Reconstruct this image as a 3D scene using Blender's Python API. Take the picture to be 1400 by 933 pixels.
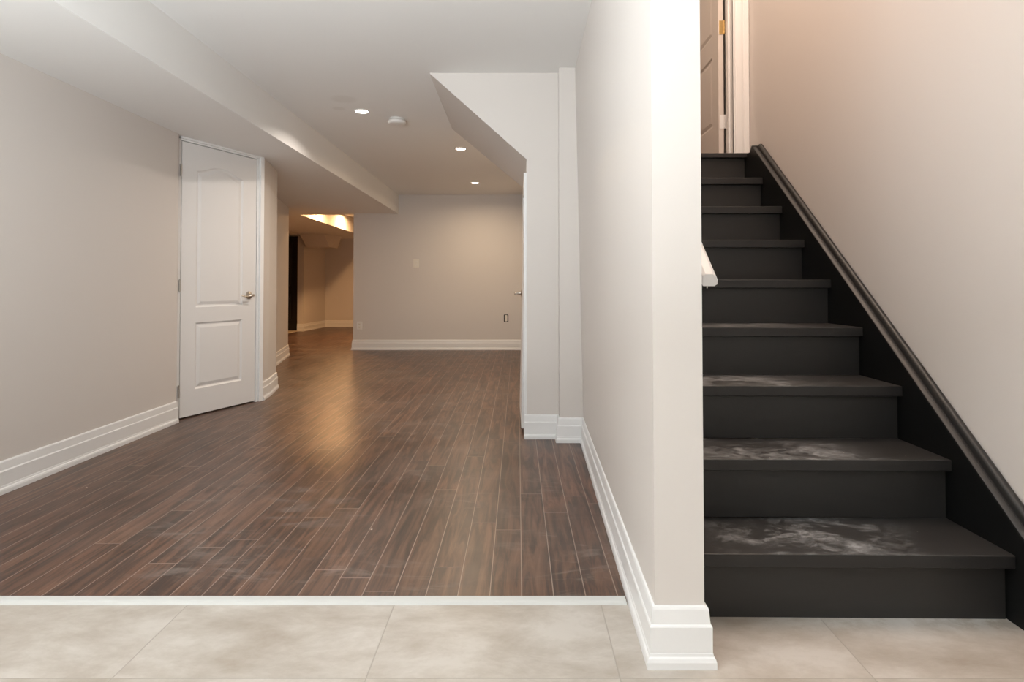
import bpy, bmesh, math, random
from mathutils import Vector, Matrix
random.seed(4)
for o in list(bpy.data.objects): bpy.data.objects.remove(o)
SC = bpy.context.scene
COL = SC.collection
PI = math.pi

# ------------------------------------------------------------ camera
EYE = 0.95
cam = bpy.data.cameras.new('camera'); camo = bpy.data.objects.new('camera', cam); COL.objects.link(camo)
camo.location = (0, 0, EYE)
camo.rotation_euler = (math.radians(90 + 1.05), 0, 0)
cam.sensor_width = 36; cam.sensor_fit = 'HORIZONTAL'
cam.lens = 800 / 1400 * 36
cam.shift_x = -8 / 1400
cam.shift_y = (373.34 - 466.5) / 1400
cam.clip_start = 0.02
SC.camera = camo

# ------------------------------------------------------------ world, large lights, exposure
SC.view_settings.view_transform = 'Standard'
SC.view_settings.look = 'None'
SC.view_settings.gamma = 1
SC.view_settings.use_curve_mapping = False
SC.view_settings.exposure = 0.0
w = bpy.data.worlds.new('world'); SC.world = w; w.use_nodes = True
w.node_tree.nodes['Background'].inputs[0].default_value = (0.8, 0.8, 0.82, 1)
w.node_tree.nodes['Background'].inputs[1].default_value = 0.3

def area_light(name, loc, rot, sx, sy, power, color):
    l = bpy.data.lights.new(name, 'AREA'); l.shape = 'RECTANGLE'; l.size = sx; l.size_y = sy
    l.energy = power; l.color = color
    o = bpy.data.objects.new(name, l); COL.objects.link(o); o.location = loc; o.rotation_euler = rot
    return o
area_light('fill_behind', (-0.4, -2.35, 1.2), (PI/2, 0, 0), 3.4, 2.1, 10, (1.0, 0.95, 0.9))  # added weak fill before the near end wall, no window there
area_light('bounce_fill', (-1.2, -0.20, 1.2), (math.radians(163), math.radians(-5), 0), 1.2, 0.8, 150, (0.86, 0.925, 0.97))  # added upward fill without a fixture, imitates flash bounced off the ceiling
area_light('stairwell_light', (1.0, 2.2, 4.0), (0, 0, 0), 0.7, 1.8, 52, (1.0, 0.79, 0.655))
area_light('upper_hall_light', (1.0, 4.9, 3.9), (0, 0, 0), 0.8, 0.8, 8, (1.0, 0.84, 0.66))
POT_MAIN, POT_FAR = 17, 32
C_MAIN, C_FAR = (1.0, 0.77, 0.53), (1.0, 0.55, 0.24)

# ------------------------------------------------------------ material helpers
def new_mat(name):
    m = bpy.data.materials.new(name); m.use_nodes = True
    nt = m.node_tree; b = nt.nodes['Principled BSDF']
    return m, nt, b
class G:
    def __init__(s, nt): s.nt = nt
    def n(s, t, **kw):
        x = s.nt.nodes.new(t)
        for k, v in kw.items(): setattr(x, k, v)
        return x
    def put(s, sock, v):
        if hasattr(v, 'is_output') or isinstance(v, bpy.types.NodeSocket): s.nt.links.new(v, sock)
        else: sock.default_value = v
    def math(s, op, a, b=0.0, c=0.0, clamp=False):
        x = s.n('ShaderNodeMath', operation=op); x.use_clamp = clamp
        s.put(x.inputs[0], a); s.put(x.inputs[1], b); s.put(x.inputs[2], c)
        return x.outputs[0]
    def comb(s, x, y, z):
        c = s.n('ShaderNodeCombineXYZ'); s.put(c.inputs[0], x); s.put(c.inputs[1], y); s.put(c.inputs[2], z); return c.outputs[0]
    def noise(s, vec, scale=1, detail=4, rough=0.5, dist=0.0):
        x = s.n('ShaderNodeTexNoise'); s.nt.links.new(vec, x.inputs['Vector'])
        x.inputs['Scale'].default_value = scale; x.inputs['Detail'].default_value = detail
        x.inputs['Roughness'].default_value = rough; x.inputs['Distortion'].default_value = dist
        return x.outputs['Fac']
    def white(s, vec):
        x = s.n('ShaderNodeTexWhiteNoise'); x.noise_dimensions = '3D'; s.nt.links.new(vec, x.inputs['Vector']); return x.outputs['Value']
    def ramp(s, f, stops):
        x = s.n('ShaderNodeValToRGB'); s.nt.links.new(f, x.inputs[0])
        el = x.color_ramp.elements
        while len(el) < len(stops): el.new(0.5)
        for e, (p, c) in zip(el, stops):
            e.position = p; e.color = (c[0], c[1], c[2], 1) if not isinstance(c, float) else (c, c, c, 1)
        return x.outputs[0]
    def mix(s, f, a, b, mode='MIX'):
        x = s.n('ShaderNodeMix', data_type='RGBA', blend_type=mode)
        s.put(x.inputs[0], f); s.put(x.inputs[6], a if not isinstance(a, tuple) else (*a, 1)); s.put(x.inputs[7], b if not isinstance(b, tuple) else (*b, 1))
        return x.outputs[2]
    def smooth(s, v, lo, hi):
        x = s.n('ShaderNodeMapRange', interpolation_type='SMOOTHSTEP'); s.put(x.inputs[0], v)
        x.inputs[1].default_value = lo; x.inputs[2].default_value = hi; return x.outputs[0]
    def bump(s, h, strength, dist, b):
        x = s.n('ShaderNodeBump'); s.put(x.inputs['Height'], h); x.inputs['Strength'].default_value = strength
        x.inputs['Distance'].default_value = dist; s.nt.links.new(x.outputs[0], b.inputs['Normal'])
    def pos(s):
        g = s.n('ShaderNodeNewGeometry'); return g.outputs['Position']
    def sep(s, v):
        x = s.n('ShaderNodeSeparateXYZ'); s.nt.links.new(v, x.inputs[0]); return x.outputs

def paint(name, col, rough=0.6, var=0.03, bump=0.05, spec=0.5):
    m, nt, b = new_mat(name); g = G(nt); p = g.pos()
    n = g.noise(p, 1.7, 3)
    dark = tuple(c * (1 - var) for c in col)
    nt.links.new(g.mix(n, dark, col), b.inputs['Base Color'])
    b.inputs['Roughness'].default_value = rough
    b.inputs['Specular IOR Level'].default_value = spec
    if bump: g.bump(g.noise(p, 260, 2), bump, 0.0006, b)
    return m
M = {}
def patched_ceiling():
    m = paint('patched_ceiling_paint', (0.86, 0.85, 0.83), 0.8); nt = m.node_tree; b = nt.nodes['Principled BSDF']; g = G(nt)
    P = g.pos(); X, Y, Z = g.sep(P)
    src = b.inputs['Base Color'].links[0].from_socket
    tot = None
    for cx, cy, rx, ry in ((-1.235, 4.12, 0.10, 0.10), (-1.335, 4.34, 0.05, 0.05)):
        dx = g.math('DIVIDE', g.math('SUBTRACT', X, cx), rx); dy = g.math('DIVIDE', g.math('SUBTRACT', Y, cy), ry)
        d = g.math('SQRT', g.math('ADD', g.math('MULTIPLY', dx, dx), g.math('MULTIPLY', dy, dy)))
        k = g.math('SUBTRACT', 1.0, g.smooth(g.math('ADD', d, g.math('MULTIPLY', g.noise(P, 14, 3), 0.5)), 0.8, 1.35))
        tot = k if tot is None else g.math('MAXIMUM', tot, k)
    nt.links.new(g.mix(g.math('MULTIPLY', tot, 0.25), src, (0.62, 0.59, 0.54)), b.inputs['Base Color'])
    return m
M['patched'] = patched_ceiling()
M['wall'] = paint('wall_paint', (0.685, 0.64, 0.60), 0.55)
M['ceiling'] = paint('ceiling_paint', (0.86, 0.85, 0.83), 0.8)
M['fascia'] = paint('white_drywall_paint', (0.86, 0.85, 0.83), 0.7)
M['trim'] = paint('white_trim_paint', (0.81, 0.805, 0.795), 0.35, 0.01, 0)
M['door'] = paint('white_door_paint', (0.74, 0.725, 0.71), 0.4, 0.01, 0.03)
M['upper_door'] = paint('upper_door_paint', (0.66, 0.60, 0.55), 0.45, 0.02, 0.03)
M['plate'] = paint('ivory_plastic', (0.78, 0.74, 0.66), 0.35, 0.0, 0)
M['slot'] = paint('dark_slot', (0.03, 0.025, 0.02), 0.6, 0, 0)
M['black'] = paint('black_stair_paint', (0.0200, 0.0190, 0.0178), 0.46, 0.25, 0.12)
M['stringer'] = paint('black_stringer_paint', (0.0045, 0.0048, 0.0048), 0.42, 0.2, 0.05, 0.35)
M['dark_wood'] = paint('dark_stained_wood', (0.012, 0.006, 0.004), 0.5, 0.3, 0)
M['beige_floor'] = paint('beige_floor', (0.60, 0.50, 0.38), 0.6, 0.1, 0)
M['smoke'] = paint('white_plastic', (0.80, 0.78, 0.75), 0.4, 0.0, 0)

def metal(name, col, rough):
    m, nt, b = new_mat(name); g = G(nt)
    n = g.noise(g.pos(), 90, 2)
    nt.links.new(g.mix(n, tuple(c * .85 for c in col), col), b.inputs['Base Color'])
    b.inputs['Metallic'].default_value = 1; b.inputs['Roughness'].default_value = rough
    return m
M['nickel'] = metal('satin_nickel', (0.55, 0.50, 0.44), 0.28)
M['brass'] = metal('brass', (0.75, 0.55, 0.25), 0.3)
M['steel'] = metal('hinge_steel', (0.50, 0.47, 0.43), 0.4)

def emis(name, col, s):
    m, nt, b = new_mat(name)
    b.inputs['Base Color'].default_value = (*col, 1)
    b.inputs['Emission Color'].default_value = (*col, 1); b.inputs['Emission Strength'].default_value = s
    return m
M['lens_warm'] = emis('lamp_lens_warm', (1, 0.90, 0.78), 12)
M['lens_far'] = emis('lamp_lens_amber', (1, 0.80, 0.55), 12)

def plank_mat():
    m, nt, b = new_mat('dark_laminate_planks'); g = G(nt)
    P = g.pos(); X, Y, Z = g.sep(P)
    u = g.math('DIVIDE', g.math('SUBTRACT', X, 0.0116), 0.0974)
    row = g.math('FLOOR', u); fu = g.math('FRACT', u)
    r1 = g.white(g.comb(row, 3.1, 0.0))
    v = g.math('ADD', g.math('DIVIDE', Y, 1.25), r1)
    colm = g.math('FLOOR', v); fv = g.math('FRACT', v)
    pid = g.white(g.comb(row, colm, 7.7)); pid2 = g.white(g.comb(row, colm, 2.2))
    du = g.math('MULTIPLY', g.math('MINIMUM', fu, g.math('SUBTRACT', 1.0, fu)), 0.0974)
    dv = g.math('MULTIPLY', g.math('MINIMUM', fv, g.math('SUBTRACT', 1.0, fv)), 1.25)
    d = g.math('MINIMUM', du, dv)
    seam = g.math('SUBTRACT', 1.0, g.smooth(d, 0.0007, 0.0021))
    # wood figure: streaks running with the plank
    gv = g.comb(g.math('ADD', g.math('MULTIPLY', X, 26), g.math('MULTIPLY', pid, 60)), g.math('ADD', g.math('MULTIPLY', Y, 2.2), g.math('MULTIPLY', pid2, 40)), 0.0)
    grain = g.noise(gv, 1.0, 6, 0.62, 1.3)
    gv2 = g.comb(g.math('MULTIPLY', X, 150), g.math('MULTIPLY', Y, 5), pid)
    fine = g.noise(gv2, 1.0, 3, 0.6, 0.4)
    c = g.ramp(grain, [(0.26, (0.016, 0.007, 0.005)), (0.44, (0.052, 0.023, 0.014)), (0.57, (0.115, 0.052, 0.030)), (0.74, (0.185, 0.095, 0.056))])
    tone = g.math('ADD', 0.78, g.math('MULTIPLY', pid, 0.38))
    tone = g.math('MULTIPLY', tone, g.math('ADD', 0.80, g.math('MULTIPLY', fine, 0.4)))
    c = g.mix(1.0, c, g.comb(tone, tone, tone), 'MULTIPLY')
    c = g.mix(g.math('MULTIPLY', seam, 0.75), c, (0.36, 0.27, 0.215))
    # builders' dust: wide thin film, smears and specks
    film = g.smooth(g.noise(P, 1.3, 5, 0.6, 0.6), 0.35, 0.75)
    sv = g.n('ShaderNodeMapping'); sv.inputs['Rotation'].default_value = (0, 0, 0.75); sv.inputs['Scale'].default_value = (3.2, 9.0, 1)
    nt.links.new(P, sv.inputs[0])
    smear = g.smooth(g.noise(sv.outputs[0], 1.0, 9, 0.70, 1.6), 0.50, 0.68)
    gate = g.smooth(g.noise(P, 1.4, 2), 0.40, 0.58)
    vv = g.n('ShaderNodeTexVoronoi'); nt.links.new(P, vv.inputs['Vector']); vv.inputs['Scale'].default_value = 9
    speck = g.math('MULTIPLY', g.math('LESS_THAN', vv.outputs['Distance'], 0.035), g.math('GREATER_THAN', g.sep(vv.outputs['Color'])[0], 0.84))
    dust = g.math('ADD', g.math('MULTIPLY', film, 0.16), g.math('MULTIPLY', g.math('MULTIPLY', smear, gate), 0.40), clamp=True)
    wet = g.smooth(g.noise(P, 2.3, 4, 0.6, 0.8), 0.60, 0.68)
    dust = g.math('MULTIPLY', dust, g.math('SUBTRACT', 1.0, g.math('MULTIPLY', wet, 0.8)))
    c = g.mix(g.math('MULTIPLY', wet, 0.35), c, (0.035, 0.024, 0.019))
    c = g.mix(dust, c, (0.28, 0.235, 0.205))
    c = g.mix(speck, c, (0.65, 0.55, 0.46))
    nt.links.new(c, b.inputs['Base Color'])
    rr = g.math('ADD', 0.30, g.math('MULTIPLY', dust, 0.35))
    rr = g.math('ADD', rr, g.math('MULTIPLY', g.noise(P, 6, 4), 0.10))
    nt.links.new(rr, b.inputs['Roughness'])
    b.inputs['Specular IOR Level'].default_value = 0.6
    h = g.math('SUBTRACT', g.math('MULTIPLY', grain, 0.12), g.math('MULTIPLY', seam, 0.5))
    g.bump(h, 0.25, 0.0012, b)
    return m
M['planks'] = plank_mat()

def tile_mat():
    m, nt, b = new_mat('beige_porcelain_tile'); g = G(nt)
    P = g.pos(); X, Y, Z = g.sep(P)
    u = g.math('DIVIDE', g.math('SUBTRACT', X, 0.246), 0.611); v = g.math('DIVIDE', g.math('SUBTRACT', Y, 1.425), 0.611)
    fu = g.math('FRACT', u); fv = g.math('FRACT', v)
    du = g.math('MULTIPLY', g.math('MINIMUM', fu, g.math('SUBTRACT', 1.0, fu)), 0.611)
    dv = g.math('MULTIPLY', g.math('MINIMUM', fv, g.math('SUBTRACT', 1.0, fv)), 0.611)
    grout = g.math('SUBTRACT', 1.0, g.smooth(g.math('MINIMUM', du, dv), 0.0010, 0.0022))
    pid = g.white(g.comb(g.math('FLOOR', u), g.math('FLOOR', v), 1.0))
    off = g.comb(g.math('MULTIPLY', pid, 31), g.math('MULTIPLY', pid, 17), 0.0)
    va = g.n('ShaderNodeVectorMath', operation='ADD'); nt.links.new(P, va.inputs[0]); nt.links.new(off, va.inputs[1])
    mp = g.n('ShaderNodeMapping'); mp.inputs['Scale'].default_value = (1.2, 2.0, 1); mp.inputs['Rotation'].default_value = (0, 0, 0.25); nt.links.new(va.outputs[0], mp.inputs[0])
    n1 = g.noise(mp.outputs[0], 2.6, 9, 0.68, 0.15)
    n2 = g.noise(mp.outputs[0], 16, 5, 0.65, 0.3)
    c = g.ramp(n1, [(0.32, (0.35, 0.295, 0.238)), (0.48, (0.44, 0.392, 0.338)), (0.62, (0.54, 0.495, 0.445))])
    c = g.mix(g.math('MULTIPLY', g.smooth(n2, 0.5, 0.8), 0.30), c, (0.40, 0.345, 0.29))
    c = g.mix(g.math('MULTIPLY', grout, 0.8), c, (0.34, 0.30, 0.255))
    # plaster smeared along the foot of the stairs
    pl = g.math('MULTIPLY', g.smooth(Y, 1.55, 1.69), g.math('MULTIPLY', g.smooth(g.noise(P, 9, 5, 0.7), 0.42, 0.56), g.smooth(X, 0.5, 1.1)))
    c = g.mix(g.math('MULTIPLY', pl, 0.55), c, (0.66, 0.64, 0.61))
    nt.links.new(c, b.inputs['Base Color'])
    b.inputs['Roughness'].default_value = 0.42
    g.bump(g.math('SUBTRACT', 0.0, grout), 0.4, 0.001, b)
    return m
M['tile'] = tile_mat()
M['strip'] = paint('grey_white_strip', (0.60, 0.60, 0.575), 0.45, 0.03, 0)

def tread_mat():
    m, nt, b = new_mat('dusty_black_tread'); g = G(nt)
    P = g.pos(); X, Y, Z = g.sep(P)
    geo = g.n('ShaderNodeNewGeometry'); N = g.sep(geo.outputs['True Normal'])
    up = g.smooth(N[2], 0.8, 0.98)
    mid = g.math('SUBTRACT', 1.0, g.smooth(g.math('ABSOLUTE', g.math('SUBTRACT', X, 0.86)), 0.10, 0.40))
    low = g.math('SUBTRACT', 1.0, g.smooth(Y, 2.4, 3.6))
    mp = g.n('ShaderNodeMapping'); mp.inputs['Scale'].default_value = (4.0, 6.5, 3); mp.inputs['Rotation'].default_value = (0, 0, -0.5); nt.links.new(P, mp.inputs[0])
    n = g.math('ADD', g.math('MULTIPLY', g.noise(mp.outputs[0], 1.1, 4, 0.6, 0.6), 0.55), g.math('MULTIPLY', g.noise(mp.outputs[0], 3.6, 9, 0.7, 1.4), 0.45))
    sm = g.smooth(n, 0.445, 0.60)
    fine = g.smooth(g.noise(P, 28, 6, 0.7, 0.8), 0.35, 0.7)
    dust = g.math('MULTIPLY', g.math('MULTIPLY', g.math('MULTIPLY', sm, mid), g.math('ADD', 0.45, g.math('MULTIPLY', fine, 0.75))), g.math('MULTIPLY', up, low))
    haze = g.math('MULTIPLY', up, g.math('ADD', 0.05, g.math('MULTIPLY', mid, g.math('MULTIPLY', g.noise(P, 4, 4), 0.12))))
    vv = g.n('ShaderNodeTexVoronoi'); nt.links.new(P, vv.inputs['Vector']); vv.inputs['Scale'].default_value = 22
    speck = g.math('MULTIPLY', g.math('LESS_THAN', vv.outputs['Distance'], 0.05), g.math('GREATER_THAN', g.sep(vv.outputs['Color'])[0], 0.80))
    c = g.mix(haze, (0.0145, 0.0135, 0.013), (0.22, 0.21, 0.20))
    c = g.mix(g.math('MULTIPLY', dust, 0.70), c, (0.36, 0.37, 0.375))
    c = g.mix(g.math('MULTIPLY', g.math('MULTIPLY', speck, up), 0.6), c, (0.5, 0.45, 0.38))
    nt.links.new(c, b.inputs['Base Color'])
    nt.links.new(g.math('ADD', 0.42, g.math('MULTIPLY', dust, 0.4)), b.inputs['Roughness'])
    g.bump(g.noise(P, 240, 2), 0.15, 0.0006, b)
    return m
M['tread'] = tread_mat()

# ------------------------------------------------------------ mesh helpers
def tag(o, label=None, cat=None, group=None, kind=None):
    if label: o['label'] = label
    if cat: o['category'] = cat
    if group: o['group'] = group
    if kind: o['kind'] = kind
    return o
def link(name, bm, mat, parent=None, smooth=False, bevel=0, normals=True):
    if normals: bmesh.ops.recalc_face_normals(bm, faces=bm.faces[:])
    me = bpy.data.meshes.new(name); bm.to_mesh(me); bm.free()
    me.materials.append(mat)
    o = bpy.data.objects.new(name, me); COL.objects.link(o)
    if parent: o.parent = parent
    if smooth:
        for p in me.polygons: p.use_smooth = True
        me.set_sharp_from_angle(angle=math.radians(38))
    if bevel:
        md = o.modifiers.new('bevel', 'BEVEL'); md.width = bevel; md.segments = 2; md.limit_method = 'ANGLE'; md.angle_limit = math.radians(40)
    return o
def struct(name, bm, mat, label, cat, parent=None, **k):
    o = link(name, bm, mat, parent, **k)
    return tag(o, label, cat, None, 'structure')
def empty(name, loc, rz=0):
    o = bpy.data.objects.new(name, None); COL.objects.link(o); o.location = loc; o.rotation_euler = (0, 0, rz); o.empty_display_size = 0.1
    return o
def hexa(bm, p):   # eight corners: bottom loop then top loop
    v = [bm.verts.new(q) for q in p]
    for f in ((0, 3, 2, 1), (4, 5, 6, 7), (0, 1, 5, 4), (1, 2, 6, 5), (2, 3, 7, 6), (3, 0, 4, 7)): bm.faces.new([v[i] for i in f])
def box(bm, x0, x1, y0, y1, z0, z1):
    hexa(bm, [(x0, y0, z0), (x1, y0, z0), (x1, y1, z0), (x0, y1, z0), (x0, y0, z1), (x1, y0, z1), (x1, y1, z1), (x0, y1, z1)])
def prism(bm, pts, zlo, zhi):   # footprint extruded; zlo / zhi numbers or functions of y
    f0 = zlo if callable(zlo) else (lambda y: zlo); f1 = zhi if callable(zhi) else (lambda y: zhi)
    a = [bm.verts.new((x, y, f0(y))) for x, y in pts]; b = [bm.verts.new((x, y, f1(y))) for x, y in pts]
    n = len(pts)
    bm.faces.new(a); bm.faces.new(b)
    for i in range(n): bm.faces.new([a[i], a[(i + 1) % n], b[(i + 1) % n], b[i]])
def extr(bm, prof, path):       # closed profile loops (lists of 3D points, one per station)
    rings = [[bm.verts.new(p) for p in r] for r in path]
    n = len(rings[0])
    for a, b in zip(rings[:-1], rings[1:]):
        for i in range(n): bm.faces.new([a[i], a[(i + 1) % n], b[(i + 1) % n], b[i]])
    bm.faces.new(rings[0]); bm.faces.new(rings[-1])
def cyl(bm, p0, p1, r0, r1=None, seg=24, caps=True):
    r1 = r0 if r1 is None else r1
    p0 = Vector(p0); p1 = Vector(p1); d = (p1 - p0).normalized()
    a = d.orthogonal().normalized(); b = d.cross(a)
    A = [bm.verts.new(p0 + (a * math.cos(t) + b * math.sin(t)) * r0) for t in [2 * PI * i / seg for i in range(seg)]]
    B = [bm.verts.new(p1 + (a * math.cos(t) + b * math.sin(t)) * r1) for t in [2 * PI * i / seg for i in range(seg)]]
    for i in range(seg): bm.faces.new([A[i], A[(i + 1) % seg], B[(i + 1) % seg], B[i]])
    if caps: bm.faces.new(A); bm.faces.new(B)
def lathe(bm, prof, origin, axis=(0, 0, 1), seg=40):   # prof: (radius, height along axis)
    o = Vector(origin); d = Vector(axis).normalized(); a = d.orthogonal().normalized(); b = d.cross(a)
    rings = []
    for r, h in prof:
        if r < 1e-6: rings.append([bm.verts.new(o + d * h)])
        else: rings.append([bm.verts.new(o + d * h + (a * math.cos(2 * PI * i / seg) + b * math.sin(2 * PI * i / seg)) * r) for i in range(seg)])
    for A, B in zip(rings[:-1], rings[1:]):
        for i in range(seg):
            j = (i + 1) % seg
            if len(A) == 1 and len(B) == 1: continue
            if len(A) == 1: bm.faces.new([A[0], B[i], B[j]])
            elif len(B) == 1: bm.faces.new([A[i], A[j], B[0]])
            else: bm.faces.new([A[i], A[j], B[j], B[i]])
def tube(bm, pts, radii, seg=14):
    rings = []
    prev = None
    for i, p in enumerate(pts):
        p = Vector(p)
        t = (Vector(pts[min(i + 1, len(pts) - 1)]) - Vector(pts[max(i - 1, 0)])).normalized()
        if prev is None: a = t.orthogonal().normalized()
        else: a = (prev - t * prev.dot(t)).normalized()
        prev = a; b = t.cross(a)
        ra, rb = radii[i] if isinstance(radii[i], tuple) else (radii[i], radii[i])
        rings.append([bm.verts.new(p + a * math.cos(2 * PI * k / seg) * ra + b * math.sin(2 * PI * k / seg) * rb) for k in range(seg)])
    for A, B in zip(rings[:-1], rings[1:]):
        for k in range(seg): bm.faces.new([A[k], A[(k + 1) % seg], B[(k + 1) % seg], B[k]])
    bm.faces.new(rings[0]); bm.faces.new(rings[-1])

BASE = [(0, 0.0), (0.0235, 0.0), (0.0235, 0.017), (0.021, 0.025), (0.0175, 0.029), (0.0165, 0.036), (0.0155, 0.037), (0.0155, 0.099), (0.0135, 0.103), (0.0115, 0.1045), (0.0085, 0.139), (0.006, 0.1445), (0.0, 0.1460)]
def skirting(name, pts, label, side=1, parent=None):
    """runs the baseboard profile along a floor line with mitred corners; side=+1: room lies to the left of travel"""
    P = [Vector((x, y)) for x, y in pts]
    ring = []
    for i, p in enumerate(P):
        dirs = []
        if i > 0: dirs.append((p - P[i - 1]).normalized())
        if i < len(P) - 1: dirs.append((P[i + 1] - p).normalized())
        ns = [Vector((-d.y, d.x)) * side for d in dirs]
        if len(ns) == 1: off = ns[0]
        else:
            s = (ns[0] + ns[1]); off = s / (1 + ns[0].dot(ns[1]))
        ring.append([(p.x + off.x * t, p.y + off.y * t, z) for t, z in BASE])
    bm = bmesh.new(); extr(bm, None, ring)
    o = link(name, bm, M['trim'], parent, smooth=False, bevel=0)
    return tag(o, label, 'baseboard', None, 'structure')

def zc(y): return 2.228 + (8.4 - y) * 0.0065    # main ceiling, a touch out of level
def zs(y): return 1.955 + (8.4 - y) * 0.0065    # underside of the bulkhead

# ------------------------------------------------------------ floors
bm = bmesh.new(); box(bm, -5.6, 1.6, 1.765, 13.0, -0.1, 0.0)
struct('floor', bm, M['planks'], 'dark brown laminate plank floor with light dust smears', 'floor')
bm = bmesh.new(); box(bm, -2.5, 1.6, -2.6, 1.765, -0.1, 0.0)
struct('floor', bm, M['tile'], 'beige stone-look tile floor in front of the planks and stairs', 'tile floor')
bm = bmesh.new()
extr(bm, None, [[(x, 1.746, 0.0), (x, 1.749, 0.006), (x, 1.757, 0.0085), (x, 1.778, 0.0085), (x, 1.786, 0.006), (x, 1.789, 0.0)] for x in (-2.32, 0.322)])
struct('trim_1', bm, M['strip'], 'pale threshold strip between tile and plank floor', 'threshold')
bm = bmesh.new(); box(bm, -5.6, -4.37, 10.85, 11.72, 0.0, 0.012)
struct('floor', bm, M['beige_floor'], 'small patch of pale floor past the far dark door', 'floor')

# ------------------------------------------------------------ ceilings and bulkhead
bm = bmesh.new()
prism(bm, [(-1.715, -2.6), (1.6, -2.6), (1.6, 1.478), (0.40, 1.478), (0.40, 8.5), (-1.715, 8.5)], zc, lambda y: zc(y) + 0.1)
struct('ceiling', bm, M['patched'], 'smooth off-white ceiling with three lit recessed lights', 'ceiling')
bm = bmesh.new()
prism(bm, [(-3.9, -2.6), (-1.715, -2.6), (-1.715, 8.52), (-3.9, 8.52)], zs, lambda y: zc(y) + 0.1)
struct('ceiling', bm, M['fascia'], 'long dropped bulkhead along the left side of the ceiling', 'bulkhead')
bm = bmesh.new(); prism(bm, [(-5.7, 8.52), (-3.18, 8.52), (-3.18, 12.95), (-5.7, 12.95)], zs, lambda y: zc(y) + 0.1)
struct('ceiling', bm, M['fascia'], 'warm-lit dropped bulkhead in the farthest room', 'bulkhead')
bm = bmesh.new(); prism(bm, [(-3.18, 8.52), (-0.9, 8.52), (-0.9, 12.95), (-3.18, 12.95)], zc, lambda y: zc(y) + 0.1)
struct('ceiling', bm, M['ceiling'], 'high ceiling strip glimpsed through the far opening', 'ceiling')
bm = bmesh.new()
hexa(bm, [(-4.20, 11.60, 1.676), (-3.745, 11.60, 1.676), (-3.71, 12.02, 1.676), (-4.18, 12.02, 1.676),
          (-4.30, 11.50, 1.935), (-3.805, 11.50, 1.935), (-3.645, 12.10, 1.935), (-4.30, 12.10, 1.935)])
struct('ceiling', bm, M['wall'], 'small tapered duct box below the far bulkhead', 'duct box')

# ------------------------------------------------------------ left side walls
A = Vector((-2.355, 4.093)); B = Vector((-2.106, 4.713)); D = (B - A).normalized(); Nn = Vector((D.y, -D.x))   # Nn points into the room
def dp(s, o=0.0):
    v = A + D * s + Nn * o; return (v.x, v.y)
bm = bmesh.new()
prism(bm, [(-2.34, -2.6), (-2.34, 4.018), (-2.362, 4.062), (-2.46, 4.06), (-2.46, -2.6)], 0, zs)
struct('wall_left', bm, M['wall'], 'plain greige wall along the left', 'wall')
bm = bmesh.new()
C1 = (-2.117, 4.985); C2 = (-2.199, 5.335)
prism(bm, [dp(0.725), C1, C2, (-2.485, 5.42), (-2.60, 5.40), (-2.62, 5.2), dp(0.725, -0.12)], 0, zs)
struct('wall_left', bm, M['wall'], 'short angled wall stub right of the white door', 'wall')
bm = bmesh.new(); prism(bm, [dp(-0.06, -0.05), dp(0.725, -0.05), dp(0.725, -0.12), dp(-0.10, -0.12)], 0, zs)
struct('wall_left', bm, M['wall'], 'wall backing the closed white door', 'wall')
bm = bmesh.new(); prism(bm, [(-2.485, 5.42), (-3.035, 7.74), (-3.15, 7.74), (-2.60, 5.40)], 0, zs)
struct('wall_left', bm, M['wall'], 'angled hallway wall leading to the far opening', 'wall')
bm = bmesh.new(); prism(bm, [(-3.035, 7.74), (-4.5, 8.1), (-4.5, 8.22), (-3.15, 7.86)], 0, 1.95)
prism(bm, [(-4.36, 8.2), (-4.36, 10.85), (-4.48, 10.85), (-4.48, 8.2)], 0, zs)
struct('wall_left', bm, M['wall'], 'left return wall of the farthest room', 'wall')
bm = bmesh.new(); prism(bm, [(-4.402, 11.69), (-4.28, 11.69), (-4.222, 12.82), (-4.402, 12.82)], 0, zs)
struct('wall_left', bm, M['wall'], 'warm-lit wall beside the far dark door', 'wall')
bm = bmesh.new(); prism(bm, [(-4.48, 10.85), (-4.36, 10.85), (-4.36, 11.69), (-4.48, 11.69)], 1.905, zs)
struct('wall_left', bm, M['wall'], 'header above the far dark door', 'wall')
bm = bmesh.new(); box(bm, -5.6, -4.402, 11.77, 11.88, 0, 1.93); box(bm, -5.7, -5.6, 10.7, 11.88, 0, 1.93); box(bm, -5.6, -4.48, 10.7, 10.8, 0, 1.93)
struct('wall_left', bm, M['wall'], 'side room walls around the far dark door', 'wall')

# ------------------------------------------------------------ far walls
bm = bmesh.new(); prism(bm, [(-2.36, 8.396), (0.6, 8.396), (0.6, 8.516), (-2.36, 8.516)], 0, lambda y: zs(8.4))
prism(bm, [(-1.715, 8.396), (0.6, 8.396), (0.6, 8.516), (-1.715, 8.516)], zs(8.4), zc)
bmesh.ops.remove_doubles(bm, verts=bm.verts[:], dist=1e-5)
struct('wall_back', bm, M['wall'], 'greige back wall with switch and outlets', 'wall')
bm = bmesh.new(); prism(bm, [(-4.402, 12.82), (-0.9, 12.82), (-0.9, 12.94), (-4.402, 12.94)], 0, zc)
struct('wall_back', bm, M['wall'], 'warm-lit end wall of the farthest room', 'wall')
bm = bmesh.new(); box(bm, -1.0, -0.9, 8.52, 12.82, 0, 2.2)
struct('wall_right', bm, M['wall'], 'right side wall of the farthest room', 'wall')
bm = bmesh.new(); box(bm, -2.46, 1.6, -2.7, -2.58, 0, 2.3)
struct('wall_front', bm, M['wall'], 'wall at the near end of the tiled entrance', 'wall')

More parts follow.
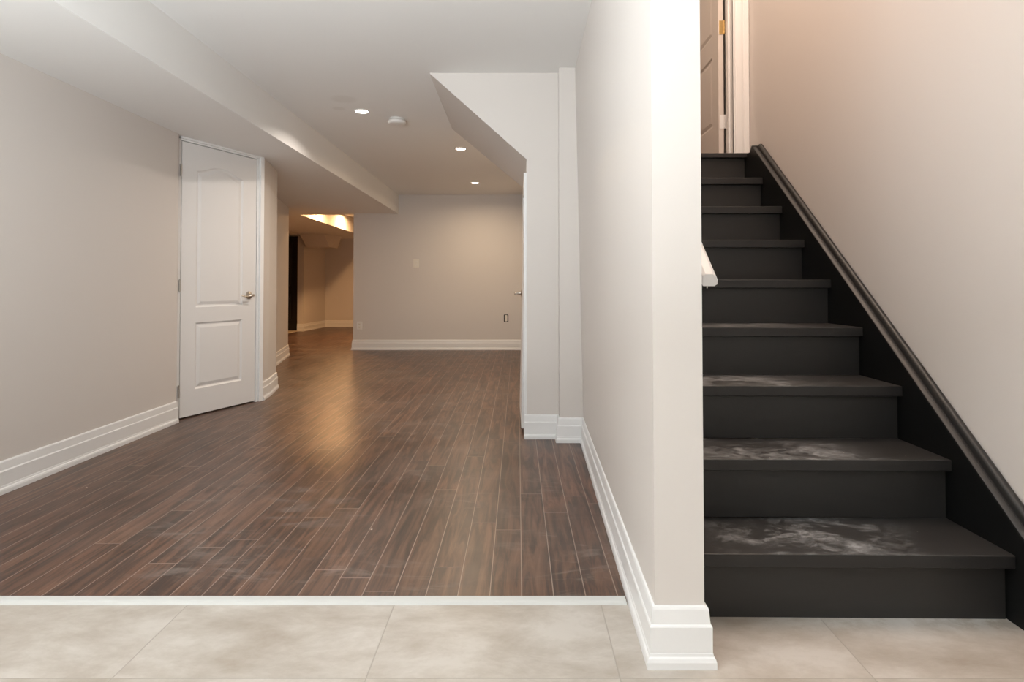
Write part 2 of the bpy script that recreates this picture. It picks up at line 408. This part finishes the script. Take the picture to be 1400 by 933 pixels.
# ------------------------------------------------------------ closet under the slope, columns, partition
def slope_z(x, y):   # underside of the sloping box, flattening slightly towards the back
    t = (y - 3.61) / (4.9 - 3.61)
    z1 = 1.720 + t * 0.028
    return z1 + (0.054 - x) * ((zc(y) - z1) / (0.605 + 0.0 * t))
bm = bmesh.new()
ys = [3.61, 3.69, 4.43, 4.9]
for a, b in zip(ys[:-1], ys[1:]):
    hexa(bm, [(-0.551, a, zc(a)), (0.054, a, slope_z(0.054, a)), (0.054, b, slope_z(0.054, b)), (-0.551, b, zc(b)),
              (-0.551, a, zc(a) + 0.05), (0.25, a, zc(a) + 0.05), (0.25, b, zc(b) + 0.05), (-0.551, b, zc(b) + 0.05)])
    x0 = 0.10 if a == 3.69 else 0.054
    if a == 3.69:
        hexa(bm, [(0.054, a, 1.63), (0.20, a, 1.63), (0.20, b, 1.63), (0.054, b, 1.63), (0.054, a, slope_z(0.054, a)), (0.25, a, zc(a) + .05), (0.25, b, zc(b) + .05), (0.054, b, slope_z(0.054, b))])
        box(bm, 0.10, 0.25, a, b, 0, 1.63)
    else:
        hexa(bm, [(x0, a, 0), (0.25, a, 0), (0.25, b, 0), (x0, b, 0), (x0, a, slope_z(0.054, a)), (0.25, a, zc(a) + .05), (0.25, b, zc(b) + .05), (x0, b, slope_z(0.054, b))])
bmesh.ops.remove_doubles(bm, verts=bm.verts[:], dist=1e-5)
struct('wall_right', bm, M['wall'], 'wall with a sloping underside boxed in below the upper stairs', 'wall')
bm = bmesh.new(); prism(bm, [(0.25, 3.525), (0.465, 3.525), (0.465, 3.72), (0.25, 3.72)], 0, zc)
struct('wall_right', bm, M['wall'], 'narrow full-height pilaster beside the partition', 'pilaster')
bm = bmesh.new(); box(bm, 0.12, 0.25, 4.9, 8.396, 0, 2.22)
struct('wall_right', bm, M['wall'], 'right wall running past the closet to the back wall', 'wall')
# partition: its left face leans a little, so it is built as a grid
bm = bmesh.new()
NY, NZ = 12, 12; y0, y1 = 1.478, 3.525
def left_x(y, z):
    t = (y - y0) / (y1 - y0); s = z / 2.26
    return (1 - t) * ((1 - s) * 0.3425 + s * 0.3365) + t * ((1 - s) * 0.396 + s * 0.347)
grid = [[bm.verts.new((left_x(y0 + (y1 - y0) * i / NY, z := 2.28 * j / NZ), y0 + (y1 - y0) * i / NY, z)) for j in range(NZ + 1)] for i in range(NY + 1)]
for i in range(NY):
    for j in range(NZ): bm.faces.new([grid[i][j], grid[i + 1][j], grid[i + 1][j + 1], grid[i][j + 1]])
XR0, XR1 = 0.4665, 0.462
r = [bm.verts.new(p) for p in ((XR0, y0, 0), (XR0, y1, 0), (XR1, y1, 2.28), (XR1, y0, 2.28))]
bm.faces.new(r)
bm.faces.new([grid[0][j] for j in range(NZ + 1)] + [r[3], r[0]])
bm.faces.new([grid[NY][j] for j in range(NZ, -1, -1)] + [r[1], r[2]])
bm.faces.new([grid[i][NZ] for i in range(NY + 1)] + [r[2], r[3]])
bm.faces.new([grid[i][0] for i in range(NY, -1, -1)] + [r[0], r[1]])
struct('wall_partition', bm, M['wall'], 'greige partition wall with its narrow end facing the viewer', 'wall')
bm = bmesh.new(); box(bm, 0.35, 0.462, 1.478, 3.62, 2.28, 4.1)
struct('wall_partition', bm, M['wall'], 'upper part of the stairwell partition above the ceiling', 'wall')
bm = bmesh.new(); box(bm, 0.35, 1.435, 1.36, 1.478, 2.28, 4.1)
struct('wall_front', bm, M['wall'], 'bulkhead wall over the foot of the stairs', 'wall')
bm = bmesh.new(); box(bm, 1.435, 1.56, -2.6, 5.6, 0, 4.1)
struct('wall_right', bm, M['wall'], 'tall greige stairwell wall on the right', 'wall')
bm = bmesh.new(); box(bm, 0.3, 1.6, 1.36, 5.7, 4.1, 4.2)
struct('ceiling', bm, M['ceiling'], 'ceiling high above the stairs', 'ceiling')

# ------------------------------------------------------------ baseboards
skirting('baseboard_left', [(-2.34, -2.55), (-2.34, 4.018)], 'white stepped baseboard along the left wall', -1)
skirting('baseboard_left', [dp(0.727), C1, C2, (-2.46, 5.41)], 'white baseboard wrapping the angled stub right of the door', -1)
skirting('baseboard_left', [(-2.56, 5.72), (-3.035, 7.74), (-3.3, 7.805)], 'white baseboard along the angled hallway wall', -1)
skirting('baseboard_back', [(-2.36, 8.50), (-2.36, 8.396), (0.06, 8.396)], 'white baseboard along the back wall under the outlets', -1)
skirting('baseboard_right', [(0.040, 3.61), (0.25, 3.61), (0.25, 3.525), (0.396, 3.525), (0.3425, 1.478), (0.4665, 1.478), (0.4665, 1.664)],
         'white stepped baseboard along the partition and around its end', -1)
skirting('baseboard_back', [(-4.402, 11.69), (-4.28, 11.69), (-4.222, 12.82), (-1.0, 12.82)], 'white baseboard around the farthest room', -1)
skirting('baseboard_right', [(1.435, 1.28), (1.435, -2.5)], 'white baseboard on the right wall before the stairs', -1)

# ------------------------------------------------------------ panelled doors
def arch_loop(x0, x1, z0, z1, rise):
    """panel outline, clockwise from lower left; cathedral arch on top when rise > 0"""
    pts = [(x0, z0), (x1, z0), (x1, z1)]
    if rise > 0:
        n = 22; m = (x0 + x1) / 2
        for i in range(1, n):
            t = i / n; x = x1 + (x0 - x1) * t
            k = 0.5 - 0.5 * math.cos(2 * PI * t)
            k = k ** 0.85
            pts.append((x, z1 + rise * k))
    pts.append((x0, z1))
    return pts
def inset(loop, d):
    n = len(loop); out = []
    for i in range(n):
        p = Vector(loop[i]); a = (p - Vector(loop[i - 1])).normalized(); b = (Vector(loop[(i + 1) % n]) - p).normalized()
        na = Vector((-a.y, a.x)); nb = Vector((-b.y, b.x))
        s = (na + nb) / (1 + na.dot(nb)); out.append((p.x + s.x * d, p.y + s.y * d))
    return out
def door_leaf(bm, w, h, t, panels):
    """leaf in local coords: x 0..w, z 0..h, front at y=0 facing -y, thickness t towards +y"""
    front = [bm.verts.new(p) for p in ((0, 0, 0), (w, 0, 0), (w, 0, h), (0, 0, h))]
    edges = [bm.edges.new((front[i], front[(i + 1) % 4])) for i in range(4)]
    for pl in panels:
        rings = []
        for d, y in ((0, 0), (0.010, 0.007), (0.018, 0.008), (0.040, 0.0015)):
            lp = inset(pl, d) if d else pl
            rings.append([bm.verts.new((x, y, z)) for x, z in lp])
        n = len(pl)
        for A_, B_ in zip(rings[:-1], rings[1:]):
            for i in range(n): bm.faces.new([A_[i], A_[(i + 1) % n], B_[(i + 1) % n], B_[i]])
        bm.faces.new(rings[-1])
        for i in range(n): edges.append(bm.edges.get((rings[0][i], rings[0][(i + 1) % n])))
    bmesh.ops.triangle_fill(bm, use_beauty=True, use_dissolve=False, edges=edges)
    back = [bm.verts.new(p) for p in ((0, t, 0), (w, t, 0), (w, t, h), (0, t, h))]
    bm.faces.new(back)
    for i in range(4): bm.faces.new([front[i], front[(i + 1) % 4], back[(i + 1) % 4], back[i]])
def lever_set(parent, x, z, y=0.0, toward=-1, name='door_handle'):
    """lever handle on the front face (y = surface, outward is -y)"""
    bm = bmesh.new()
    lathe(bm, [(0, 0), (0.031, 0), (0.031, 0.003), (0.028, 0.008), (0.020, 0.011), (0.0125, 0.014), (0.0105, 0.022), (0.0105, 0.040), (0.012, 0.046), (0.010, 0.052), (0, 0.053)], (x, y, z), (0, -1, 0), 36)
    pts = []; rad = []
    for i in range(13):
        t = i / 12
        pts.append((x + toward * (0.0 + 0.105 * t), y - 0.046 + 0.010 * math.sin(PI * t) * 0.6 + 0.006 * t, z + 0.004 - 0.010 * math.sin(PI * t * 0.9) * (1 if t < .9 else 1) - 0.003 * t))
        r = 0.0095 * (1 - 0.35 * t)
        rad.append((r, r * 0.62) if i not in (0, 12) else (r * 0.6, r * 0.4))
    tube(bm, pts, rad, 14)
    return link(name, bm, M['nickel'], parent, smooth=True)
def hinge(parent, x, y, z, h=0.082, mat='steel', r=0.0065):
    bm = bmesh.new()
    for k in range(3): cyl(bm, (x, y, z + h * k / 3 + 0.0006), (x, y, z + h * (k + 1) / 3 - 0.0006), r, seg=14)
    cyl(bm, (x, y, z - 0.004), (x, y, z + h + 0.004), r * 0.55, seg=10)
    return link('hinge', bm, M[mat], parent, smooth=True)

# closed white door on the left
dang = math.atan2(D.y, D.x)
d1 = empty('door_1', (A.x, A.y, 0), dang)
tag(d1, 'closed white two-panel door with arched top panel and lever', 'door', None, 'structure')
bm = bmesh.new(); door_leaf(bm, 0.664, 1.940, 0.035, [arch_loop(0.118, 0.532, 0.768, 1.752, 0.055), arch_loop(0.117, 0.532, 0.182, 0.658, 0)])
lf = link('door_leaf', bm, M['door'], d1); lf.location = (0.0, 0.002, 0.012)
lever_set(d1, 0.594, 0.858, 0.002, -1)
for z in (0.155, 0.895, 1.705): hinge(d1, -0.010, 0.0, z)
bm = bmesh.new()
box(bm, 0.668, 0.690, -0.004, 0.045, 0, 1.978); box(bm, 0.690, 0.726, -0.018, 0.045, 0, 1.984)
box(bm, -0.012, 0.690, -0.004, 0.045, 1.956, 1.968); box(bm, -0.020, 0.690, -0.016, 0.045, 1.968, 1.982)
box(bm, -0.030, -0.004, 0.004, 0.045, 0, 1.968)
link('door_frame', bm, M['trim'], d1, bevel=0.0015)

# closet door seen almost edge-on below the sloping box
d2 = empty('door_2', (0.054, 3.70, 0))
tag(d2, 'white closet door seen edge-on under the slope', 'door', None, 'structure')
bm = bmesh.new()
ya, yb = 0.02, 0.70
hexa(bm, [(-0.033, ya, 0.035), (-0.001, ya, 0.035), (-0.001, yb, 0.035), (-0.040, yb, 0.035),
          (-0.006, ya, 1.595), (0.030, ya, 1.595), (0.030, yb, 1.595), (-0.010, yb, 1.595)])
link('door_leaf', bm, M['door'], d2, bevel=0.001)
bm = bmesh.new()
lathe(bm, [(0, 0), (0.031, 0), (0.031, 0.004), (0.024, 0.010), (0.013, 0.014), (0.0105, 0.022), (0.0105, 0.040), (0.0135, 0.046), (0.0135, 0.056), (0.010, 0.060), (0, 0.061)], (-0.019, 0.60, 0.88), (-1, 0, 0), 32)
tube(bm, [(-0.070, 0.60, 0.882), (-0.071, 0.575, 0.880), (-0.069, 0.54, 0.877), (-0.066, 0.50, 0.877)], [0.009, 0.008, 0.0075, 0.006], 12)
link('door_handle', bm, M['nickel'], d2, smooth=True)
bm = bmesh.new()
box(bm, -0.017, 0.0, -0.085, -0.012, 0, 1.638); box(bm, -0.012, 0.04, -0.012, 0.004, 0, 1.62)
box(bm, -0.017, 0.0, -0.012, 0.72, 1.60, 1.638); box(bm, -0.017, 0.0, 0.72, 0.79, 0, 1.638)
link('door_frame', bm, M['trim'], d2, bevel=0.0015)

# far dark door leaf
d3 = empty('door_3', (-4.40, 11.72, 0)); tag(d3, 'dark brown door standing open in the far hallway', 'door', None, 'structure')
bm = bmesh.new(); door_leaf(bm, 0.76, 1.885, 0.035, [arch_loop(0.12, 0.64, 0.20, 0.75, 0), arch_loop(0.12, 0.64, 0.87, 1.75, 0)])
o = link('door_leaf', bm, M['dark_wood'], d3); o.location = (-0.762, 0, 0.014)

# ------------------------------------------------------------ upper landing and its open door
LZ = 1.745
bm = bmesh.new(); box(bm, 0.47, 1.435, 3.70, 5.6, LZ - 0.12, LZ)
struct('floor', bm, M['planks'], 'upper floor behind the open door', 'floor')
bm = bmesh.new(); box(bm, 0.30, 0.58, 3.62, 3.74, LZ, 4.1); box(bm, 0.58, 1.435, 3.62, 3.74, LZ + 2.05, 4.1)
box(bm, 0.42, 0.462, 3.74, 5.6, LZ, 4.1); box(bm, 0.42, 1.435, 5.6, 5.7, LZ - .1, 4.1)
struct('wall_back', bm, M['wall'], 'upper hallway walls at the top of the stairs', 'wall')
bm = bmesh.new(); box(bm, 1.352, 1.435, 3.62, 3.74, LZ, LZ + 2.05)
struct('trim_2', bm, M['trim'], 'jamb block at the right of the upper doorway', 'door jamb')
d4 = empty('door_4', (1.294, 3.752, LZ), PI/2)
tag(d4, 'panelled door swung open at the top of the stairs', 'door', None, 'structure')
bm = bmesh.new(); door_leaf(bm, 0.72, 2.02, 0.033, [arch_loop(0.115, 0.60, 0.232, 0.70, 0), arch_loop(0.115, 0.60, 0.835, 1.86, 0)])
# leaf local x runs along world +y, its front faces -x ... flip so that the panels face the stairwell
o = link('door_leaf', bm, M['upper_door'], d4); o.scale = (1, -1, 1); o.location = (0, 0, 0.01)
bm = bmesh.new(); box(bm, 1.336, 1.352, 3.606, 3.742, LZ, LZ + 2.05); box(bm, 1.323, 1.336, 3.66, 3.69, LZ, LZ + 2.05)
o = link('door_jamb', bm, M['trim'], None, bevel=0.002)
o.parent = d4; o.matrix_parent_inverse = (Matrix.Translation(d4.location) @ Matrix.Rotation(PI/2, 4, 'Z')).inverted()
bm = bmesh.new()
extr(bm, None, [[(1.336, 3.62, z), (1.336, 3.607, z), (1.342, 3.603, z), (1.350, 3.607, z), (1.358, 3.603, z), (1.385, 3.601, z), (1.400, 3.604, z), (1.406, 3.598, z), (1.428, 3.596, z), (1.434, 3.602, z), (1.434, 3.62, z)] for z in (LZ, LZ + 2.12)])
o = link('door_casing', bm, M['trim'], None); o.parent = d4
o.matrix_parent_inverse = (Matrix.Translation(d4.location) @ Matrix.Rotation(PI/2, 4, 'Z')).inverted()
inv4 = (Matrix.Translation(d4.location) @ Matrix.Rotation(PI/2, 4, 'Z')).inverted()
for z, mt in ((LZ + 0.203, 'trim'), (LZ + 0.815, 'brass')):
    bm = bmesh.new()
    for k in range(3): cyl(bm, (1.3325, 3.748, z + 0.03 * k + .0006), (1.3325, 3.748, z + 0.03 * k + 0.0294), 0.006, seg=14)
    box(bm, 1.300, 1.3325, 3.7495, 3.7515, z, z + 0.09)
    h = link('hinge', bm, M[mt], None, bevel=0.0006); h.parent = d4; h.matrix_parent_inverse = inv4
    if mt == 'brass': h['label'] = 'brass hinge'

# ------------------------------------------------------------ staircase
RISE, RUN, Y1, XL, XR = 0.1935, 0.2358, 1.640, 0.470, 1.384
st = empty('staircase', (0.93, 1.66, 0)); tag(st, 'black painted staircase with dusty treads rising beside the partition', 'staircase')
def nos(n): return Y1 + RUN * (n - 1)
loc = Vector((0.93, 1.66, 0))
def add_part(name, bm, mat, **k):
    bmesh.ops.translate(bm, verts=bm.verts[:], vec=-loc)
    return link(name, bm, mat, st, **k)
SK = 0.012     # the flight is slightly out of square: its left end sits further back
for n in range(1, 10):
    z = RISE * n; y = nos(n)
    last = n == 9
    bm = bmesh.new()
    dep = RUN + 0.030 if not last else 0.155
    th = 0.037 if not last else 0.028
    xr = XR if not last else 1.40
    hexa(bm, [(XL, y + SK, z - th), (xr, y, z - th), (xr, y + dep, z - th), (XL, y + dep, z - th),
              (XL, y + SK, z), (xr, y, z), (xr, y + dep, z), (XL, y + dep, z)])
    add_part('tread', bm, M['tread'], bevel=0.003)
    bm = bmesh.new(); ry = y + (0.034 if n == 1 else 0.026); z0 = RISE * (n - 1)
    hexa(bm, [(XL, ry + SK, z0), (XR - 0.003, ry, z0), (XR - 0.003, ry + 0.018, z0), (XL, ry + SK + 0.018, z0),
              (XL, ry + SK, z - th), (XR - 0.003, ry, z - th), (XR - 0.003, ry + 0.018, z - th), (XL, ry + SK + 0.018, z - th)])
    add_part('riser', bm, M['black'])
SL = 0.827
def sz(y): return 0.353 + SL * (y - 1.741)
bm = bmesh.new()
ytop = 3.452
a = [(1.225, 0.0), (1.225, 0.0), ]
pts = [(1.32, 0.0), (1.32, sz(1.32)), (ytop, sz(ytop)), (ytop + 0.03, LZ - 0.01), (3.70, LZ - 0.01), (3.70, LZ - 0.25), (2.0, 0.0)]
v0 = [bm.verts.new((1.385, y, z)) for y, z in pts]; v1 = [bm.verts.new((1.434, y, z)) for y, z in pts]
bm.faces.new(v0); bm.faces.new(v1)
for i in range(len(pts)): bm.faces.new([v0[i], v0[(i + 1) % len(pts)], v1[(i + 1) % len(pts)], v1[i]])
add_part('stringer', bm, M['stringer'])
# moulding on top of the stringer: thin lip, groove, round bead against the wall
nrm = Vector((0, -SL, 1)).normalized()
prof = [(1.382, -0.002), (1.382, 0.004), (1.386, 0.0075), (1.400, 0.0095), (1.4035, 0.0065), (1.408, 0.0065)]
for i in range(9):
    t = PI * (0.95 - 0.95 * i / 8)
    prof.append((1.4205 + 0.0135 * math.cos(t), 0.0165 + 0.0135 * math.sin(t)))
prof += [(1.4345, -0.002)]
ring = []
for y in (1.24, 3.425):
    base = Vector((0, y, sz(y)))
    ring.append([(x, base.y + nrm.y * h, base.z + nrm.z * h) for x, h in prof])
bm = bmesh.new(); extr(bm, None, ring)
add_part('stringer_moulding', bm, M['black'], smooth=True)

# ------------------------------------------------------------ handrail
hr = empty('handrail', (0.466, 1.72, 0.95)); tag(hr, 'short white wooden handrail end fixed to the partition beside the stairs', 'handrail')
HL = Vector((0.466, 1.72, 0.95))
def rp(y, dz): return 0.942 + 0.82 * (y - 1.72) + dz
bm = bmesh.new()
sec = [(0.542, 0.003), (0.545, 0.0), (0.578, 0.0), (0.587, 0.006), (0.588, 0.018), (0.582, 0.030), (0.574, 0.036), (0.552, 0.036), (0.543, 0.030)]
extr(bm, None, [[(x - HL.x, y - HL.y, rp(y, dz) - HL.z) for x, dz in sec] for y in (1.72, 3.50)])
link('rail', bm, M['trim'], hr, bevel=0.0015)
for yy in (1.95, 2.75, 3.35):
    bm = bmesh.new()
    zz = rp(yy, 0) - HL.z
    tube(bm, [(0.565 - HL.x, yy - HL.y, zz + 0.004), (0.564 - HL.x, yy - HL.y, zz - 0.03), (0.545 - HL.x, yy - HL.y, zz - 0.052), (0.500 - HL.x, yy - HL.y, zz - 0.058), (0.4665 - HL.x, yy - HL.y, zz - 0.058)], [0.006] * 5, 10)
    lathe(bm, [(0, 0), (0.028, 0), (0.026, 0.004), (0.012, 0.007), (0, 0.007)], (0.4655 - HL.x, yy - HL.y, zz - 0.058), (1, 0, 0), 24)
    link('bracket', bm, M['nickel'], hr, smooth=True)
bm = bmesh.new(); cyl(bm, (0.560 - HL.x, 0.012, -0.003), (0.560 - HL.x, 0.012, -0.014), 0.0022, seg=10)
link('screw', bm, M['steel'], hr)

# ------------------------------------------------------------ recessed lights, with their own lamps
def pot(x, y, lens, col, power, label, group='recessed lights in the main ceiling', spread=150):
    z = zc(y)
    t = empty('recessed_light', (x, y, z)); tag(t, label, 'ceiling light', group)
    bm = bmesh.new()
    lathe(bm, [(0.046, 0.0), (0.046, -0.002), (0.049, -0.0045), (0.056, -0.0045), (0.0585, -0.002), (0.0585, 0.0)], (0, 0, 0), (0, 0, 1), 48)
    link('trim_ring', bm, M['trim'], t, smooth=True)
    bm = bmesh.new(); lathe(bm, [(0, -0.0035), (0.030, -0.0033), (0.046, -0.0022), (0.046, -0.0005), (0, -0.0005)], (0, 0, 0), (0, 0, 1), 48)
    link('diffuser', bm, lens, t, smooth=True)
    l = bpy.data.lights.new('lamp', 'AREA'); l.shape = 'DISK'; l.size = 0.09; l.energy = power; l.color = col; l.spread = math.radians(spread)
    lo = bpy.data.objects.new('lamp', l); COL.objects.link(lo); lo.parent = t; lo.location = (0, 0, -0.008)
    return t
pot(-1.180, 4.40, M['lens_warm'], (1.0, 0.89, 0.80), 11.5, spread=146, label='lit recessed light nearest the bulkhead, left of the smoke alarm')
pot(-0.550, 5.60, M['lens_warm'], C_MAIN, POT_MAIN, spread=166, label='lit recessed light beside the sloping box, middle of the three')
pot(-0.545, 7.43, M['lens_warm'], C_MAIN, 12, spread=166, label='lit recessed light closest to the back wall')
pot(-2.94, 9.22, M['lens_far'], C_FAR, POT_FAR, spread=172, label= 'recessed light beyond the far opening, nearer one', group='recessed lights of the farthest room')
pot(-2.94, 10.5, M['lens_far'], C_FAR, POT_FAR, spread=172, label= 'recessed light beyond the far opening, deeper one', group='recessed lights of the farthest room')

# ------------------------------------------------------------ smoke alarm
sd = empty('smoke_alarm', (-0.955, 4.60, zc(4.60))); tag(sd, 'round white smoke alarm on the ceiling beside a recessed light', 'smoke alarm')
bm = bmesh.new(); lathe(bm, [(0, 0), (0.058, 0), (0.060, -0.003), (0.060, -0.010), (0.055, -0.0125), (0, -0.0125)], (0, 0, 0), (0, 0, 1), 48)
link('mounting_plate', bm, M['smoke'], sd, smooth=True)
bm = bmesh.new(); lathe(bm, [(0, -0.0128), (0.060, -0.0128), (0.067, -0.017), (0.070, -0.024), (0.069, -0.034), (0.063, -0.041), (0.050, -0.0445), (0.018, -0.046), (0.017, -0.044), (0, -0.044)], (0, 0, 0), (0, 0, 1), 48)
link('cover', bm, M['smoke'], sd, smooth=True)

# ------------------------------------------------------------ switch and outlets on the back wall
YW = 8.396
def rrect(w, h, r, n=5):
    out = []
    for cx, cz, a0 in ((w/2 - r, h/2 - r, 0), (-w/2 + r, h/2 - r, PI/2), (-w/2 + r, -h/2 + r, PI), (w/2 - r, -h/2 + r, 1.5*PI)):
        for i in range(n + 1):
            a = a0 + PI/2 * i / n; out.append((cx + r * math.cos(a), cz + r * math.sin(a)))
    return out
def slab(bm, loop, y0, y1, dx=0, dz=0, sc=1.0):
    extr(bm, None, [[(x + dx, y0, z + dz) for x, z in loop], [(x * sc + dx, y1, z * sc + dz) for x, z in loop]])
sw = empty('light_switch', (-1.459, YW, 1.240)); tag(sw, 'ivory light switch plate high on the back wall', 'light switch')
bm = bmesh.new(); slab(bm, rrect(0.082, 0.122, 0.006), 0.0, -0.007, sc=0.95); link('cover_plate', bm, M['plate'], sw)
bm = bmesh.new(); slab(bm, rrect(0.034, 0.066, 0.003), -0.007, -0.0095); link('rocker', bm, M['smoke'], sw)
bm = bmesh.new(); extr(bm, None, [[(x, -0.0095, -0.028), (x, -0.0125, -0.028), (x, -0.0100, 0.0), (x, -0.0160, 0.028), (x, -0.0095, 0.028)] for x in (-0.0145, 0.0145)]); link('toggle', bm, M['plate'], sw)
ot = empty('outlet', (-2.268, YW, 0.347)); tag(ot, 'white wall outlet low on the back wall beside the far opening', 'outlet')
bm = bmesh.new(); slab(bm, rrect(0.078, 0.118, 0.006), 0.0, -0.007, sc=0.95); link('cover_plate', bm, M['smoke'], ot)
for dz in (-0.021, 0.021):
    bm = bmesh.new(); slab(bm, rrect(0.034, 0.029, 0.011), -0.007, -0.010, dz=dz); s_ = link('socket', bm, M['plate'], ot)
    bm = bmesh.new()
    for dx in (-0.0065, 0.0065): box(bm, dx - 0.0012, dx + 0.0012, -0.0106, -0.0098, dz - 0.002, dz + 0.007)
    cyl(bm, (0, -0.0098, dz - 0.008), (0, -0.0106, dz - 0.008), 0.0024, seg=12)
    link('slots', bm, M['slot'], s_)
ob = empty('open_outlet', (-0.168, YW, 0.455)); tag(ob, 'outlet without cover plate in a dark cut-out near the closet', 'outlet')
bm = bmesh.new(); slab(bm, rrect(0.066, 0.108, 0.012), 0.0, -0.002); link('cutout', bm, M['slot'], ob)
bm = bmesh.new(); slab(bm, rrect(0.034, 0.090, 0.010), -0.002, -0.008); link('socket', bm, M['plate'], ob)
